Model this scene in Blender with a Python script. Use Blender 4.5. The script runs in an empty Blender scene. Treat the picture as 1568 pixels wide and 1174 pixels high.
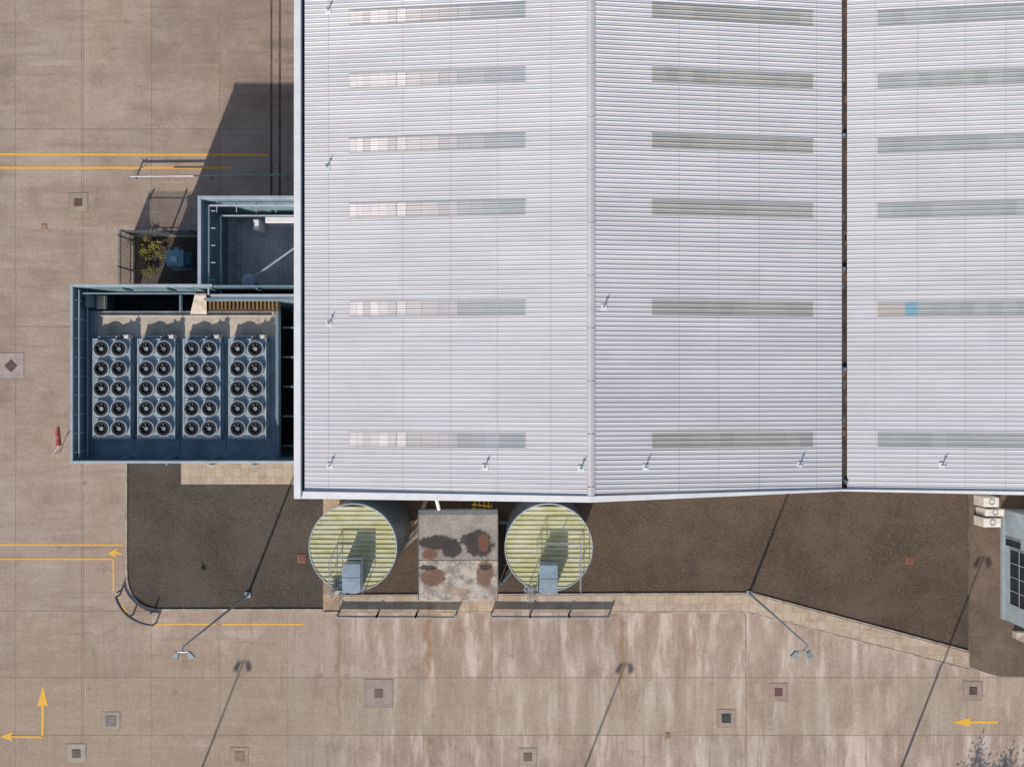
import bpy, math, random
from mathutils import Vector
random.seed(7)
H=55.0; F=1150.0
def S(px,py,z=0.0):
    s=(H-z)/F
    return ((px-784)*s,(587-py)*s)
def SX(px,z=0.0): return (px-784)*(H-z)/F
def SY(py,z=0.0): return (587-py)*(H-z)/F
scene=bpy.context.scene

# ------------------------------------------------------------ node helpers
def new_mat(name):
    m=bpy.data.materials.new(name); m.use_nodes=True
    nt=m.node_tree; b=nt.nodes['Principled BSDF']
    return m,nt,b
def setin(nt,sock,v):
    if isinstance(v,bpy.types.NodeSocket): nt.links.new(v,sock)
    elif isinstance(v,(tuple,list)) and len(v)==3 and sock.type=='RGBA': sock.default_value=(*v,1)
    else: sock.default_value=v
def M(nt,op,a,b=None,c=None,clamp=False):
    n=nt.nodes.new('ShaderNodeMath'); n.operation=op; n.use_clamp=clamp
    setin(nt,n.inputs[0],a)
    if b is not None: setin(nt,n.inputs[1],b)
    if c is not None: setin(nt,n.inputs[2],c)
    return n.outputs[0]
def coord(nt): return nt.nodes.new('ShaderNodeTexCoord').outputs['Object']
def mapping(nt,vec,scale=(1,1,1),loc=(0,0,0),rot=(0,0,0)):
    n=nt.nodes.new('ShaderNodeMapping'); nt.links.new(vec,n.inputs[0])
    n.inputs['Scale'].default_value=scale; n.inputs['Location'].default_value=loc; n.inputs['Rotation'].default_value=rot
    return n.outputs[0]
def noise(nt,vec,scale,detail=4,rough=.6):
    n=nt.nodes.new('ShaderNodeTexNoise'); nt.links.new(vec,n.inputs['Vector'])
    n.inputs['Scale'].default_value=scale; n.inputs['Detail'].default_value=detail; n.inputs['Roughness'].default_value=rough
    return n.outputs[0]
def ramp(nt,v,a,b,lo=0.,hi=1.):
    n=nt.nodes.new('ShaderNodeMapRange'); n.interpolation_type='SMOOTHSTEP'
    setin(nt,n.inputs[0],v)
    n.inputs[1].default_value=a; n.inputs[2].default_value=b; n.inputs[3].default_value=lo; n.inputs[4].default_value=hi
    return n.outputs[0]
def mix(nt,f,a,b,blend='MIX'):
    n=nt.nodes.new('ShaderNodeMix'); n.data_type='RGBA'; n.blend_type=blend
    setin(nt,n.inputs[0],f); setin(nt,n.inputs[6],a); setin(nt,n.inputs[7],b)
    return n.outputs[2]
def grey(nt,k):
    g=nt.nodes.new('ShaderNodeCombineColor')
    for i in range(3): nt.links.new(k,g.inputs[i])
    return g.outputs[0]
def sep(nt,vec):
    n=nt.nodes.new('ShaderNodeSeparateXYZ'); nt.links.new(vec,n.inputs[0]); return n.outputs
def bump(nt,b,h,strength=.3,dist=.02):
    n=nt.nodes.new('ShaderNodeBump'); n.inputs['Strength'].default_value=strength; n.inputs['Distance'].default_value=dist
    nt.links.new(h,n.inputs['Height']); nt.links.new(n.outputs[0],b.inputs['Normal'])
def attr(nt,name='tint'):
    n=nt.nodes.new('ShaderNodeVertexColor'); n.layer_name=name; return n.outputs[0]
def simple(name,col,rough=.6,metal=0.,var=.2,scale=1.5,tint=False,fine=.1,dirt=None,bmp=0.):
    m,nt,b=new_mat(name); c=coord(nt)
    n1=noise(nt,c,scale,5,.65); n2=noise(nt,c,scale*9,3,.6)
    k=M(nt,'ADD',ramp(nt,n1,.3,.7,1-var,1+var*.6),M(nt,'MULTIPLY',M(nt,'SUBTRACT',n2,.5),fine*2))
    o=mix(nt,1.,col,grey(nt,k),'MULTIPLY')
    if dirt:
        d=noise(nt,mapping(nt,c,loc=(13,5,2)),scale*.8,6,.7)
        o=mix(nt,ramp(nt,d,.5,.68,0,.8),o,dirt)
    if tint: o=mix(nt,1.,o,attr(nt),'MULTIPLY')
    nt.links.new(o,b.inputs['Base Color'])
    b.inputs['Roughness'].default_value=rough; b.inputs['Metallic'].default_value=metal
    if bmp: bump(nt,b,n2,bmp)
    return m

# ------------------------------------------------------------ mesh builder
def empty(name,loc=(0,0,0)):
    e=bpy.data.objects.new(name,None); e.empty_display_size=.5
    scene.collection.objects.link(e); return e
class MB:
    def __init__(s): s.v=[];s.f=[];s.c=[]
    def face(s,pts,col=(1,1,1)):
        i=len(s.v); s.v+= [tuple(p) for p in pts]; s.f.append(tuple(range(i,i+len(pts)))); s.c.append(col)
    def box(s,x0,x1,y0,y1,z0,z1,col=(1,1,1)):
        if x0>x1:x0,x1=x1,x0
        if y0>y1:y0,y1=y1,y0
        if z0>z1:z0,z1=z1,z0
        i=len(s.v)
        s.v+=[(x0,y0,z0),(x1,y0,z0),(x1,y1,z0),(x0,y1,z0),(x0,y0,z1),(x1,y0,z1),(x1,y1,z1),(x0,y1,z1)]
        for q in ((0,3,2,1),(4,5,6,7),(0,1,5,4),(1,2,6,5),(2,3,7,6),(3,0,4,7)):
            s.f.append(tuple(i+k for k in q)); s.c.append(col)
    def pbox(s,px0,py0,px1,py1,z0,z1,col=(1,1,1)):
        s.box(SX(px0,z1),SX(px1,z1),SY(py1,z1),SY(py0,z1),z0,z1,col)
    def tube(s,p,q,r,n=8,r2=None,col=(1,1,1)):
        p=Vector(p);q=Vector(q);r2=r if r2 is None else r2
        d=(q-p).normalized(); a=d.orthogonal().normalized(); b=d.cross(a)
        i=len(s.v)
        for base,rr in((p,r),(q,r2)):
            for k in range(n):
                t=2*math.pi*k/n; s.v.append(tuple(base+a*math.cos(t)*rr+b*math.sin(t)*rr))
        for k in range(n):
            k2=(k+1)%n; s.f.append((i+k,i+k2,i+n+k2,i+n+k)); s.c.append(col)
        s.f.append(tuple(i+k for k in range(n))[::-1]); s.c.append(col)
        s.f.append(tuple(i+n+k for k in range(n))); s.c.append(col)
    def path(s,pts,r,n=8,col=(1,1,1)):
        for a,b in zip(pts[:-1],pts[1:]): s.tube(a,b,r,n,col=col)
    def ring(s,x,y,z0,z1,r0,r1,n=28,col=(1,1,1)):
        for k in range(n):
            a=2*math.pi*k/n;b=2*math.pi*(k+1)/n
            def P(t,r,z): return (x+r*math.cos(t),y+r*math.sin(t),z)
            s.face([P(a,r0,z1),P(a,r1,z1),P(b,r1,z1),P(b,r0,z1)],col)
            s.face([P(a,r1,z0),P(b,r1,z0),P(b,r1,z1),P(a,r1,z1)],col)
            s.face([P(b,r0,z0),P(a,r0,z0),P(a,r0,z1),P(b,r0,z1)],col)
    def ribbon(s,pts,w,z0,z1,col=(1,1,1)):
        L=[];R=[]
        for i,p in enumerate(pts):
            a=Vector(pts[max(i-1,0)]);b=Vector(pts[min(i+1,len(pts)-1)])
            d=(b-a).normalized(); n=Vector((-d.y,d.x))*w/2; p=Vector(p)
            L.append(p+n);R.append(p-n)
        for i in range(len(pts)-1):
            a,b,c,d=L[i],L[i+1],R[i+1],R[i]
            s.face([(d.x,d.y,z1),(c.x,c.y,z1),(b.x,b.y,z1),(a.x,a.y,z1)],col)
            s.face([(a.x,a.y,z0),(a.x,a.y,z1),(b.x,b.y,z1),(b.x,b.y,z0)],col)
            s.face([(d.x,d.y,z0),(c.x,c.y,z0),(c.x,c.y,z1),(d.x,d.y,z1)],col)
        for p,q in((L[0],R[0]),(L[-1],R[-1])):
            s.face([(p.x,p.y,z0),(q.x,q.y,z0),(q.x,q.y,z1),(p.x,p.y,z1)],col)
    def prism(s,pts,z0,z1,col=(1,1,1)):
        s.face([(x,y,z1) for x,y in pts],col)
        n=len(pts)
        for i in range(n):
            a=pts[i];b=pts[(i+1)%n]
            s.face([(a[0],a[1],z0),(b[0],b[1],z0),(b[0],b[1],z1),(a[0],a[1],z1)],col)
    def obj(s,name,mat,parent=None,bevel=0,smooth=False):
        me=bpy.data.meshes.new(name); me.from_pydata(s.v,[],s.f); 
        ca=me.color_attributes.new('tint','FLOAT_COLOR','CORNER')
        vals=[]
        for f,c in zip(s.f,s.c): vals+= [c[0],c[1],c[2],1.]*len(f)
        ca.data.foreach_set('color',vals)
        me.materials.append(mat); me.update()
        if smooth:
            for p in me.polygons:p.use_smooth=True
        o=bpy.data.objects.new(name,me); scene.collection.objects.link(o)
        if parent: o.parent=parent
        if bevel:
            b=o.modifiers.new('bevel','BEVEL'); b.width=bevel; b.segments=2; b.limit_method='ANGLE'
        return o
def flat(name,pxs,z,mat,parent=None):
    m=MB(); m.face([(*S(x,y),z) for x,y in pxs]); return m.obj(name,mat,parent)

# ------------------------------------------------------------ materials
def concrete_ground():
    m,nt,b=new_mat('yard_concrete'); c=coord(nt); x,y,z=sep(nt,c)
    n_l=noise(nt,c,.09,4,.6); n_m=noise(nt,c,.42,7,.68); n_f=noise(nt,c,5,5,.7); n_b=noise(nt,mapping(nt,c,loc=(31,17,0)),.28,6,.62)
    st=noise(nt,mapping(nt,c,(.85,.16,1)),1.,6,.65)
    st2=noise(nt,mapping(nt,c,(3.8,.16,1),loc=(7,3,0)),1.,5,.62)
    hz=noise(nt,mapping(nt,c,(.14,1.3,1),loc=(4,1,0)),1.,6,.66)
    base=mix(nt,ramp(nt,n_l,.35,.65),(.335,.245,.188),(.385,.292,.232))
    base=mix(nt,ramp(nt,n_m,.42,.70,0,.65),base,(.44,.35,.288))
    base=mix(nt,ramp(nt,n_m,.47,.28,0,.7),base,(.25,.182,.138))
    south=ramp(nt,y,-15.5,-17.0)
    mid=M(nt,'MULTIPLY',south,ramp(nt,x,-15,-9))
    west=ramp(nt,x,-14,-20)
    base=mix(nt,M(nt,'MULTIPLY',ramp(nt,st,.47,.66,0,.9),mid),base,(.58,.475,.41))
    base=mix(nt,M(nt,'MULTIPLY',ramp(nt,n_b,.52,.68,0,.6),south),base,(.51,.415,.34))
    base=mix(nt,M(nt,'MULTIPLY',ramp(nt,st,.47,.30,0,.75),south),base,(.255,.18,.14))
    base=mix(nt,M(nt,'MULTIPLY',ramp(nt,st2,.50,.72,0,.5),south),base,(.245,.172,.135))
    g1=M(nt,'MULTIPLY',ramp(nt,y,-21.3,-21.7),ramp(nt,y,-25.9,-25.5))
    base=mix(nt,M(nt,'MULTIPLY',g1,ramp(nt,n_m,.3,.7,.15,.6)),base,(.39,.315,.225))
    base=mix(nt,M(nt,'MULTIPLY',ramp(nt,hz,.50,.32,0,.55),west),base,(.25,.185,.145))
    base=mix(nt,M(nt,'MULTIPLY',ramp(nt,hz,.54,.72,0,.6),west),base,(.49,.40,.34))
    sw=M(nt,'MULTIPLY',ramp(nt,y,-17,-22),ramp(nt,x,-10,-26))
    base=mix(nt,M(nt,'MULTIPLY',sw,.5),base,(.30,.225,.155))
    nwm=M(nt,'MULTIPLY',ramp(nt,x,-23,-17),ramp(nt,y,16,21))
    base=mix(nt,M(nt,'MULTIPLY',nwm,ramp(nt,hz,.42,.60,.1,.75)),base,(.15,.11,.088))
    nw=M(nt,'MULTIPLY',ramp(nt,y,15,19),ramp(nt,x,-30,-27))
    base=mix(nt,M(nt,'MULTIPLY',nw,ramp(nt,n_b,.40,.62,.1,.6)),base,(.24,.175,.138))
    wob=M(nt,'MULTIPLY',M(nt,'SUBTRACT',noise(nt,c,.8,4,.6),.5),1.0)
    xx=M(nt,'ADD',x,wob)
    for px,py0,py1,w,amt in((655,935,1045,.36,.95),(518,950,1110,.26,.65),(952,945,1075,.3,.75),(648,925,960,.7,.6),(450,935,1000,.2,.4),(1142,935,1174,.06,.4)):
        d=M(nt,'ABSOLUTE',M(nt,'SUBTRACT',xx,SX(px)))
        g=ramp(nt,d,0,w,1,0)
        t=M(nt,'MULTIPLY',ramp(nt,y,SY(py0)+.3,SY(py0)-.3),ramp(nt,y,SY(py1)-.8,SY(py1)+1.5))
        a=M(nt,'MULTIPLY',M(nt,'MULTIPLY',g,t),M(nt,'MULTIPLY',ramp(nt,n_f,.3,.6,.4,1),amt))
        base=mix(nt,a,base,(.27,.15,.065))
    vor=nt.nodes.new('ShaderNodeTexVoronoi'); vor.inputs['Scale'].default_value=.33
    nt.links.new(c,vor.inputs['Vector'])
    dd=M(nt,'ADD',vor.outputs['Distance'],M(nt,'MULTIPLY',n_f,.14))
    base=mix(nt,ramp(nt,dd,.17,.10,0,.4),base,(.16,.115,.09))
    vor2=nt.nodes.new('ShaderNodeTexVoronoi'); vor2.inputs['Scale'].default_value=.9
    nt.links.new(c,vor2.inputs['Vector'])
    base=mix(nt,ramp(nt,vor2.outputs['Distance'],.055,.03,0,.5),base,(.14,.10,.08))
    base=mix(nt,1.,base,grey(nt,ramp(nt,n_f,.25,.75,.88,1.16)),'MULTIPLY')
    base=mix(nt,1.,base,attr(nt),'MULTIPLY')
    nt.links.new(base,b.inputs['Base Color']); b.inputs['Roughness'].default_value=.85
    bump(nt,b,n_f,.15,.01)
    return m
def soil():
    m,nt,b=new_mat('soil_gravel'); c=coord(nt)
    n1=noise(nt,c,.22,6,.68); n2=noise(nt,c,12,4,.75); n3=noise(nt,c,1.0,7,.72); n4=noise(nt,mapping(nt,c,(.3,1,1),rot=(0,0,.5)),.6,5,.6)
    x,y,z=sep(nt,c)
    west=ramp(nt,x,-12,-15)
    colA=mix(nt,ramp(nt,n1,.35,.65),(.048,.030,.019),(.090,.058,.038))
    colB=mix(nt,ramp(nt,n1,.35,.65),(.044,.036,.030),(.082,.066,.054))
    col=mix(nt,west,colA,colB)
    col=mix(nt,ramp(nt,n4,.5,.7,0,.35),col,(.115,.080,.056))
    col=mix(nt,ramp(nt,n2,.38,.75,0,.8),col,(.165,.122,.088))
    col=mix(nt,ramp(nt,n2,.45,.22,0,.85),col,(.016,.012,.010))
    col=mix(nt,ramp(nt,n3,.52,.72,0,.4),col,(.135,.098,.07))
    v=nt.nodes.new('ShaderNodeTexVoronoi'); v.inputs['Scale'].default_value=2.6; nt.links.new(c,v.inputs['Vector'])
    col=mix(nt,ramp(nt,v.outputs['Distance'],.10,.05,0,.6),col,(.27,.17,.08))
    nt.links.new(col,b.inputs['Base Color']); b.inputs['Roughness'].default_value=.95
    bump(nt,b,n2,.7,.06); return m
def paving():
    m,nt,b=new_mat('block_paving'); c=coord(nt)
    t=nt.nodes.new('ShaderNodeTexBrick'); nt.links.new(c,t.inputs['Vector'])
    t.inputs['Scale'].default_value=1.; t.inputs['Brick Width'].default_value=.62; t.inputs['Row Height'].default_value=.62; t.offset=0
    t.inputs['Mortar Size'].default_value=.010
    t.inputs['Color1'].default_value=(.42,.32,.235,1); t.inputs['Color2'].default_value=(.52,.41,.31,1); t.inputs['Mortar'].default_value=(.27,.20,.15,1)
    n=noise(nt,c,.9,6,.7); n2=noise(nt,c,6,5,.7)
    o=mix(nt,ramp(nt,n,.50,.70,0,.6),t.outputs[0],(.28,.20,.14))
    o=mix(nt,1.,o,grey(nt,ramp(nt,n2,.25,.75,.82,1.12)),'MULTIPLY')
    nt.links.new(o,b.inputs['Base Color']); b.inputs['Roughness'].default_value=.85; return m
def paint_yellow():
    m,nt,b=new_mat('road_paint_yellow'); c=coord(nt)
    n=noise(nt,c,2.2,7,.75)
    o=mix(nt,ramp(nt,n,.54,.70,0,.7),(.80,.43,.045),(.40,.29,.19))
    nt.links.new(o,b.inputs['Base Color']); b.inputs['Roughness'].default_value=.7; return m
def roof_mat():
    m,nt,b=new_mat('roof_sheet_coated'); c=coord(nt)
    n1=noise(nt,mapping(nt,c,(.05,1.0,1)),1.,4,.6)
    n2=noise(nt,c,.22,6,.65)
    n3=noise(nt,mapping(nt,c,(.5,7,1)),1.,5,.65)
    col=mix(nt,ramp(nt,n1,.3,.7),(.61,.595,.61),(.67,.655,.665))
    col=mix(nt,ramp(nt,n2,.45,.75,0,.5),col,(.555,.54,.55))
    col=mix(nt,ramp(nt,n3,.58,.8,0,.35),col,(.46,.44,.43))
    col=mix(nt,1.,col,attr(nt),'MULTIPLY')
    nt.links.new(col,b.inputs['Base Color']); b.inputs['Roughness'].default_value=.5; return m
def skylight_mat():
    m,nt,b=new_mat('grp_rooflight'); c=coord(nt)
    n1=noise(nt,mapping(nt,c,(.8,4,1)),1.,5,.65)
    col=mix(nt,ramp(nt,n1,.45,.75,0,.3),attr(nt),(.38,.375,.36))
    nt.links.new(col,b.inputs['Base Color']); b.inputs['Roughness'].default_value=.35; return m
def tankroof_mat():
    m,nt,b=new_mat('tank_roof_algae'); c=coord(nt)
    n1=noise(nt,mapping(nt,c,(.5,1.2,1)),1.3,6,.7)
    col=mix(nt,ramp(nt,n1,.38,.66),(.54,.53,.38),(.45,.43,.18))
    n2=noise(nt,mapping(nt,c,(.8,6,1)),1.2,5,.75)
    col=mix(nt,ramp(nt,n2,.48,.70,0,.75),col,(.28,.27,.13))
    nt.links.new(col,b.inputs['Base Color']); b.inputs['Roughness'].default_value=.6; return m
def pumproof_mat():
    m,nt,b=new_mat('pump_house_roof_stained'); c=coord(nt); x,y,z=sep(nt,c)
    n1=noise(nt,c,.9,6,.7); n2=noise(nt,c,6,4,.7); n4=noise(nt,c,1.6,6,.7); n5=noise(nt,mapping(nt,c,loc=(9,2,0)),1.1,7,.75)
    col=mix(nt,ramp(nt,n1,.3,.7),(.235,.205,.19),(.34,.30,.275))
    lower=ramp(nt,y,SY(856,3),SY(859,3))
    col=mix(nt,M(nt,'MULTIPLY',lower,.9),col,mix(nt,ramp(nt,n5,.42,.6),(.52,.46,.40),(.25,.205,.17)))
    def blob(px,py,rx,ry,color,amt,sharp=.15,nz=1.5):
        nonlocal col
        dx=M(nt,'DIVIDE',M(nt,'SUBTRACT',x,SX(px,3)),rx); dy=M(nt,'DIVIDE',M(nt,'SUBTRACT',y,SY(py,3)),ry)
        d=M(nt,'SQRT',M(nt,'ADD',M(nt,'MULTIPLY',dx,dx),M(nt,'MULTIPLY',dy,dy)))
        d=M(nt,'ADD',d,M(nt,'MULTIPLY',M(nt,'SUBTRACT',n4,.5),nz))
        col=mix(nt,ramp(nt,d,1+sharp,1-sharp,0,amt),col,color)
    blob(662,838,.75,.72,(.20,.13,.09),.6)
    blob(670,831,1.35,.52,(.035,.029,.028),.96); blob(690,838,.72,.66,(.035,.029,.028),.96); blob(733,832,1.0,.88,(.035,.029,.028),.96); blob(716,826,.6,.4,(.035,.029,.028),.9)
    blob(660,848,.6,.35,(.16,.075,.045),.9); blob(740,830,.40,.55,(.15,.065,.04),.9)
    blob(662,882,.9,.75,(.15,.075,.045),.9); blob(742,878,.6,.95,(.16,.085,.05),.9); blob(700,905,.9,.3,(.28,.17,.10),.5)
    blob(655,869,.6,.2,(.03,.025,.025),.9); blob(742,868,.4,.2,(.03,.025,.025),.85)
    col=mix(nt,1.,col,grey(nt,ramp(nt,n2,.25,.75,.8,1.15)),'MULTIPLY')
    nt.links.new(col,b.inputs['Base Color']); b.inputs['Roughness'].default_value=.8; return m

m_ground=concrete_ground(); m_soil=soil(); m_pave=paving(); m_yel=paint_yellow()
m_roof=roof_mat(); m_sky=skylight_mat(); m_tankroof=tankroof_mat(); m_pump=pumproof_mat()
m_joint=simple('joint_sealant',(.25,.19,.145),.9,var=.45,scale=.6)
m_drain=simple('drain_grating',(.11,.085,.068),.9,var=.4,scale=.8)
m_asph=simple('asphalt_brown',(.15,.105,.078),.95,var=.25,scale=.5,fine=.35,bmp=.3,dirt=(.11,.075,.055))
m_sand=simple('sand_path',(.42,.30,.20),.95,var=.3,scale=1.2,fine=.2,dirt=(.24,.17,.115))
m_kerb=simple('kerb_concrete',(.42,.35,.285),.85,var=.3,scale=1.5,dirt=(.24,.18,.135))
m_white=simple('white_coated_metal',(.78,.77,.78),.45,var=.08,scale=.8)
m_wall=simple('wall_cladding',(.55,.57,.6),.5,var=.08)
m_gutter=simple('gutter_dark',(.065,.05,.04),.8,var=.4,scale=.8,dirt=(.17,.10,.06))
m_teal=simple('blue_grey_steel',(.16,.235,.28),.5,var=.2,scale=1.)
m_teal_l=simple('light_blue_steel',(.38,.43,.47),.5,var=.15,scale=1.)
m_deck=simple('plant_deck',(.24,.32,.37),.6,var=.25,scale=.7,dirt=(.19,.21,.22))
m_conc=simple('precast_concrete',(.50,.43,.35),.85,var=.25,scale=.8,dirt=(.30,.245,.19))
m_dark=simple('dark_floor',(.05,.05,.05),.9,var=.4,scale=.6)
m_black=simple('black_plastic',(.013,.013,.015),.6,var=.2)
m_galv=simple('galvanised_steel',(.36,.39,.41),.45,metal=.3,var=.15,scale=2)
m_cowl=simple('fan_cowl_grey',(.36,.39,.41),.5,var=.25,scale=2.5)
m_galvd=simple('galvanised_dark',(.16,.18,.19),.5,metal=.3,var=.2,scale=2)
m_brown=simple('timber_louvre',(.22,.13,.055),.8,var=.3,scale=2)
m_tint=simple('painted_mixed',(1,1,1),.6,var=.16,scale=1.5,tint=True,fine=.15)
m_tankside=simple('tank_shell',(.14,.175,.20),.45,metal=.3,var=.2,scale=.7)
m_boxblue=simple('tank_valve_house',(.25,.32,.38),.5,var=.2,dirt=(.2,.24,.27))
m_annexroof=simple('annex_roof_sheet',(.50,.51,.52),.6,var=.25,scale=.8,dirt=(.36,.36,.36))
m_glass,nt,b=new_mat('window_glass'); b.inputs['Base Color'].default_value=(.02,.03,.04,1); b.inputs['Roughness'].default_value=.12
m_leaf=simple('leaf_mixed',(1,1,1),.7,var=.3,scale=3,tint=True)
m_bark=simple('bark',(.10,.07,.05),.9,var=.3,scale=4)

# ------------------------------------------------------------ ground
g=MB()
xs=[-600]+[SX(v) for v in range(24-104*4,1568+104*4,104)]+[600]
ys=[600]+[SY(v) for v in(-240,-120,-10,98,198,350,500,650,790,935,1037,1125,1215,1400)]+[-600]
for i in range(len(xs)-1):
    for j in range(len(ys)-1):
        k=random.uniform(.94,1.05); w=random.uniform(-.015,.015)
        g.face([(xs[i],ys[j+1],0),(xs[i+1],ys[j+1],0),(xs[i+1],ys[j],0),(xs[i],ys[j],0)],(k+w,k,k-w))
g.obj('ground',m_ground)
j=MB()
for x in xs[1:-1]: 
    j.box(x-.013,x+.013,SY(935),ys[1],.0,.004); j.box(x-.008,x+.008,ys[-2],SY(935),0,.004)
for py in(198,500,935,1037,1125,-10,1215): j.box(xs[1],xs[-2],SY(py)-.017,SY(py)+.017,.0,.0052)
j.box(SX(1142)-.022,SX(1142)+.022,SY(1400),SY(935),0,.0064); j.box(SX(125)-.017,SX(125)+.017,SY(1400),SY(-200),0,.0064)
j.obj('concrete_joints',m_joint)

d=MB()
d.box(SX(414),SX(417),SY(330),SY(-150),0,.012); d.box(SX(427),SX(430),SY(330),SY(-150),0,.012)
d.obj('drainage_channel',m_drain)
def stripe(name,segs,w=.14):
    m=MB()
    for a,b_ in segs: m.ribbon([S(*a),S(*b_)],w,.0,.0095)
    return m.obj(name,m_yel)
stripe('yellow_line_marking',[((-60,236),(410,237.5)),((-60,257),(352,257))],.15)
stripe('yellow_line_marking',[((-60,833.5),(190,834)),((-60,855.5),(173,855.5)),((173.5,857),(174,905)),((177,910),(182,921)),((186,926),(195,938)),((238,955),(330,955)),((340,955),(465,955.5))],.11)
def arrow(polys):
    m=MB()
    for k,p in enumerate(polys): m.face([(*S(x,y),.010+.001*k) for x,y in p])
    return m.obj('painted_arrow',m_yel)
arrow([[(1457,1105),(1487,1098),(1484,1105),(1487,1112)],[(1484,1103),(1528,1103),(1528,1107),(1484,1107)]])
arrow([[(66,1049),(74,1081),(66,1079),(57,1081)],[(63.5,1079),(67.5,1079),(66.5,1128),(63.5,1128)]])
arrow([[(0,1127),(20,1120),(16,1127),(20,1134)],[(16,1126),(66,1126.5),(66,1129.5),(16,1128.5)]])
arrow([[(165,847),(181,838),(176,846),(178,853)],[(175,843),(186,846),(186,849),(175,847)]])

def manhole(px,py,size,inner,dark=(.06,.05,.045),rot=0,sur=(.36,.28,.22)):
    m=MB(); x,y=S(px,py); s=size/2/20.9; 
    m.prism([(x-s,y-s),(x+s,y-s),(x+s,y+s),(x-s,y+s)],0,.012,(.22,.165,.13))
    t=s-.035
    m.prism([(x-t,y-t),(x+t,y-t),(x+t,y+t),(x-t,y+t)],0,.018,tuple(q*random.uniform(.92,1.05) for q in sur))
    r=inner/2/20.9
    def sq(r,a): return [(x+r*1.414*math.cos(a+math.pi*(.25+.5*k)),y+r*1.414*math.sin(a+math.pi*(.25+.5*k))) for k in range(4)]
    m.prism(sq(r,rot),0,.028,tuple(q*.7 for q in dark)); m.prism(sq(r*.86,rot),0,.034,dark)
    for k in range(4):
        u=-r*.7+1.4*r*k/3
        if rot==0: m.box(x-r*.7,x+r*.7,y+u-.015,y+u+.015,.034,.042,tuple(q*1.4 for q in dark))
    return m.obj('manhole_cover',m_tint)
rust=(.14,.07,.053)
manhole(120,310,30,12,rust); manhole(17,560,40,14,(.12,.075,.06),math.pi/4,(.41,.34,.28))
manhole(170,1103,28,16,(.19,.175,.165)); manhole(117,1153,30,13,(.12,.08,.065)); manhole(367,1157,28,15,(.22,.15,.10),0,(.31,.19,.13))
manhole(580,1061,44,13,(.16,.10,.075),0,(.32,.25,.195)); manhole(1192,1059,28,12,rust); manhole(1112,1099,28,14,(.05,.05,.045))
manhole(1490,1057,30,12,(.10,.065,.055)); manhole(808,1158,28,13,(.15,.10,.07)); manhole(1022,1125,10,6,(.3,.16,.08))
manhole(68,347,9,6,(.42,.2,.08)); manhole(1118,928,12,8,(.30,.09,.06)); 
# ------------------------------------------------------------ beds and paths
curve=[(197,885),(199,897),(205,910),(213,920),(224,927),(240,931)]
flat('planting_bed',[(195,690),(495,690),(495,931)]+curve[::-1]+[(195,870)],.03,m_soil)
flat('planting_bed',[(520,690),(1482,690),(1482,997),(1152,909),(520,912)],.03,m_soil)
k=MB(); k.ribbon([S(*p) for p in [(194,690),(194,870)]+[(a-2,b_+2) for a,b_ in curve]+[(360,933),(494,933)]],.15,0,.10)
k.obj('kerb',m_kerb)
flat('sand_path',[(495,690),(520,690),(520,912),(520,935),(495,935)],.05,m_sand)
pv=MB(); pv.prism([S(*p) for p in[(521,912),(1150,909),(1482,998),(1483,1022),(1143,935),(521,935)]],0,.10); pv.obj('pavement',m_pave)
k=MB(); k.ribbon([S(*p) for p in[(496,936.5),(1143,936.5),(1483,1024)]],.11,0,.112)
k.ribbon([S(*p) for p in[(521,910.5),(1151,907.5),(1482,996)]],.09,0,.112); k.obj('kerb',m_kerb)
pv=MB(); pv.prism([S(*p) for p in[(278,690),(462,690),(462,741),(278,741)]],0,.08); pv.obj('pavement',m_pave)
flat('asphalt_road',[(1483,690),(1900,690),(1900,1040),(1530,1035),(1505,1028),(1485,1020)],.02,m_asph)
k=MB(); k.ribbon([S(1482.5,690),S(1482.5,1000)],.1,0,.09); k.obj('kerb',m_drain)
flat('sand_path',[(600,800),(648,795),(648,815),(632,828),(622,838),(610,850),(604,840)],.045,m_sand)
for px,py,s in((462,855,13),(1392,858,11)):
    m=MB(); x,y=S(px,py); r=s/2/20.9; m.box(x-r,x+r,y-r,y+r,0,.06,(.27,.09,.055)); m.box(x-r*.7,x+r*.7,y-r*.7,y+r*.7,.06,.075,(.19,.06,.04)); m.obj('drain_cover',m_tint,bevel=.01)

# ------------------------------------------------------------ main building
ZE,ZR,ZV=10.0,11.6,10.0
xE=SX(466,ZE); xR=SX(905,ZR); xV=SX(1289,ZV); xV2=SX(1297,ZV); xR2=xV2+(xV-xR); xE3=xR2+16
YN=34.0
bld=empty('warehouse_building')
PITCH=.2767
PROF=[(0,0),(.050,0),(.060,.014),(.080,.014),(.090,0),(.180,0),(.200,.042),(.236,.042),(.258,0)]
HS=1.0
def prof_pts(y0,y1):
    n0=math.floor(y0/PITCH)-1
    allp=[]
    while n0*PITCH<y1+PITCH:
        for a,h in PROF: allp.append((n0*PITCH+a,h*HS))
        n0+=1
    def hh(y):
        for (a,h),(b_,h2) in zip(allp[:-1],allp[1:]):
            if a<=y<=b_: return h+(h2-h)*(y-a)/(b_-a)
        return 0
    return [(y0,hh(y0))]+[p for p in allp if y0<p[0]<y1]+[(y1,hh(y1))]
def corr(mb,xa,za,xb,zb,y0,y1,off=0,col=None,rnd=0):
    p=prof_pts(y0,y1); kk=1; 
    for i,((a,h),(b_,h2)) in enumerate(zip(p[:-1],p[1:])):
        if rnd and i%36==0: kk=random.uniform(1-rnd,1)
        c=col if col else (kk,kk,kk)
        mb.face([(xa,a,za+h+off),(xb,a,zb+h+off),(xb,b_,zb+h2+off),(xa,b_,za+h2+off)],c)
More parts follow.
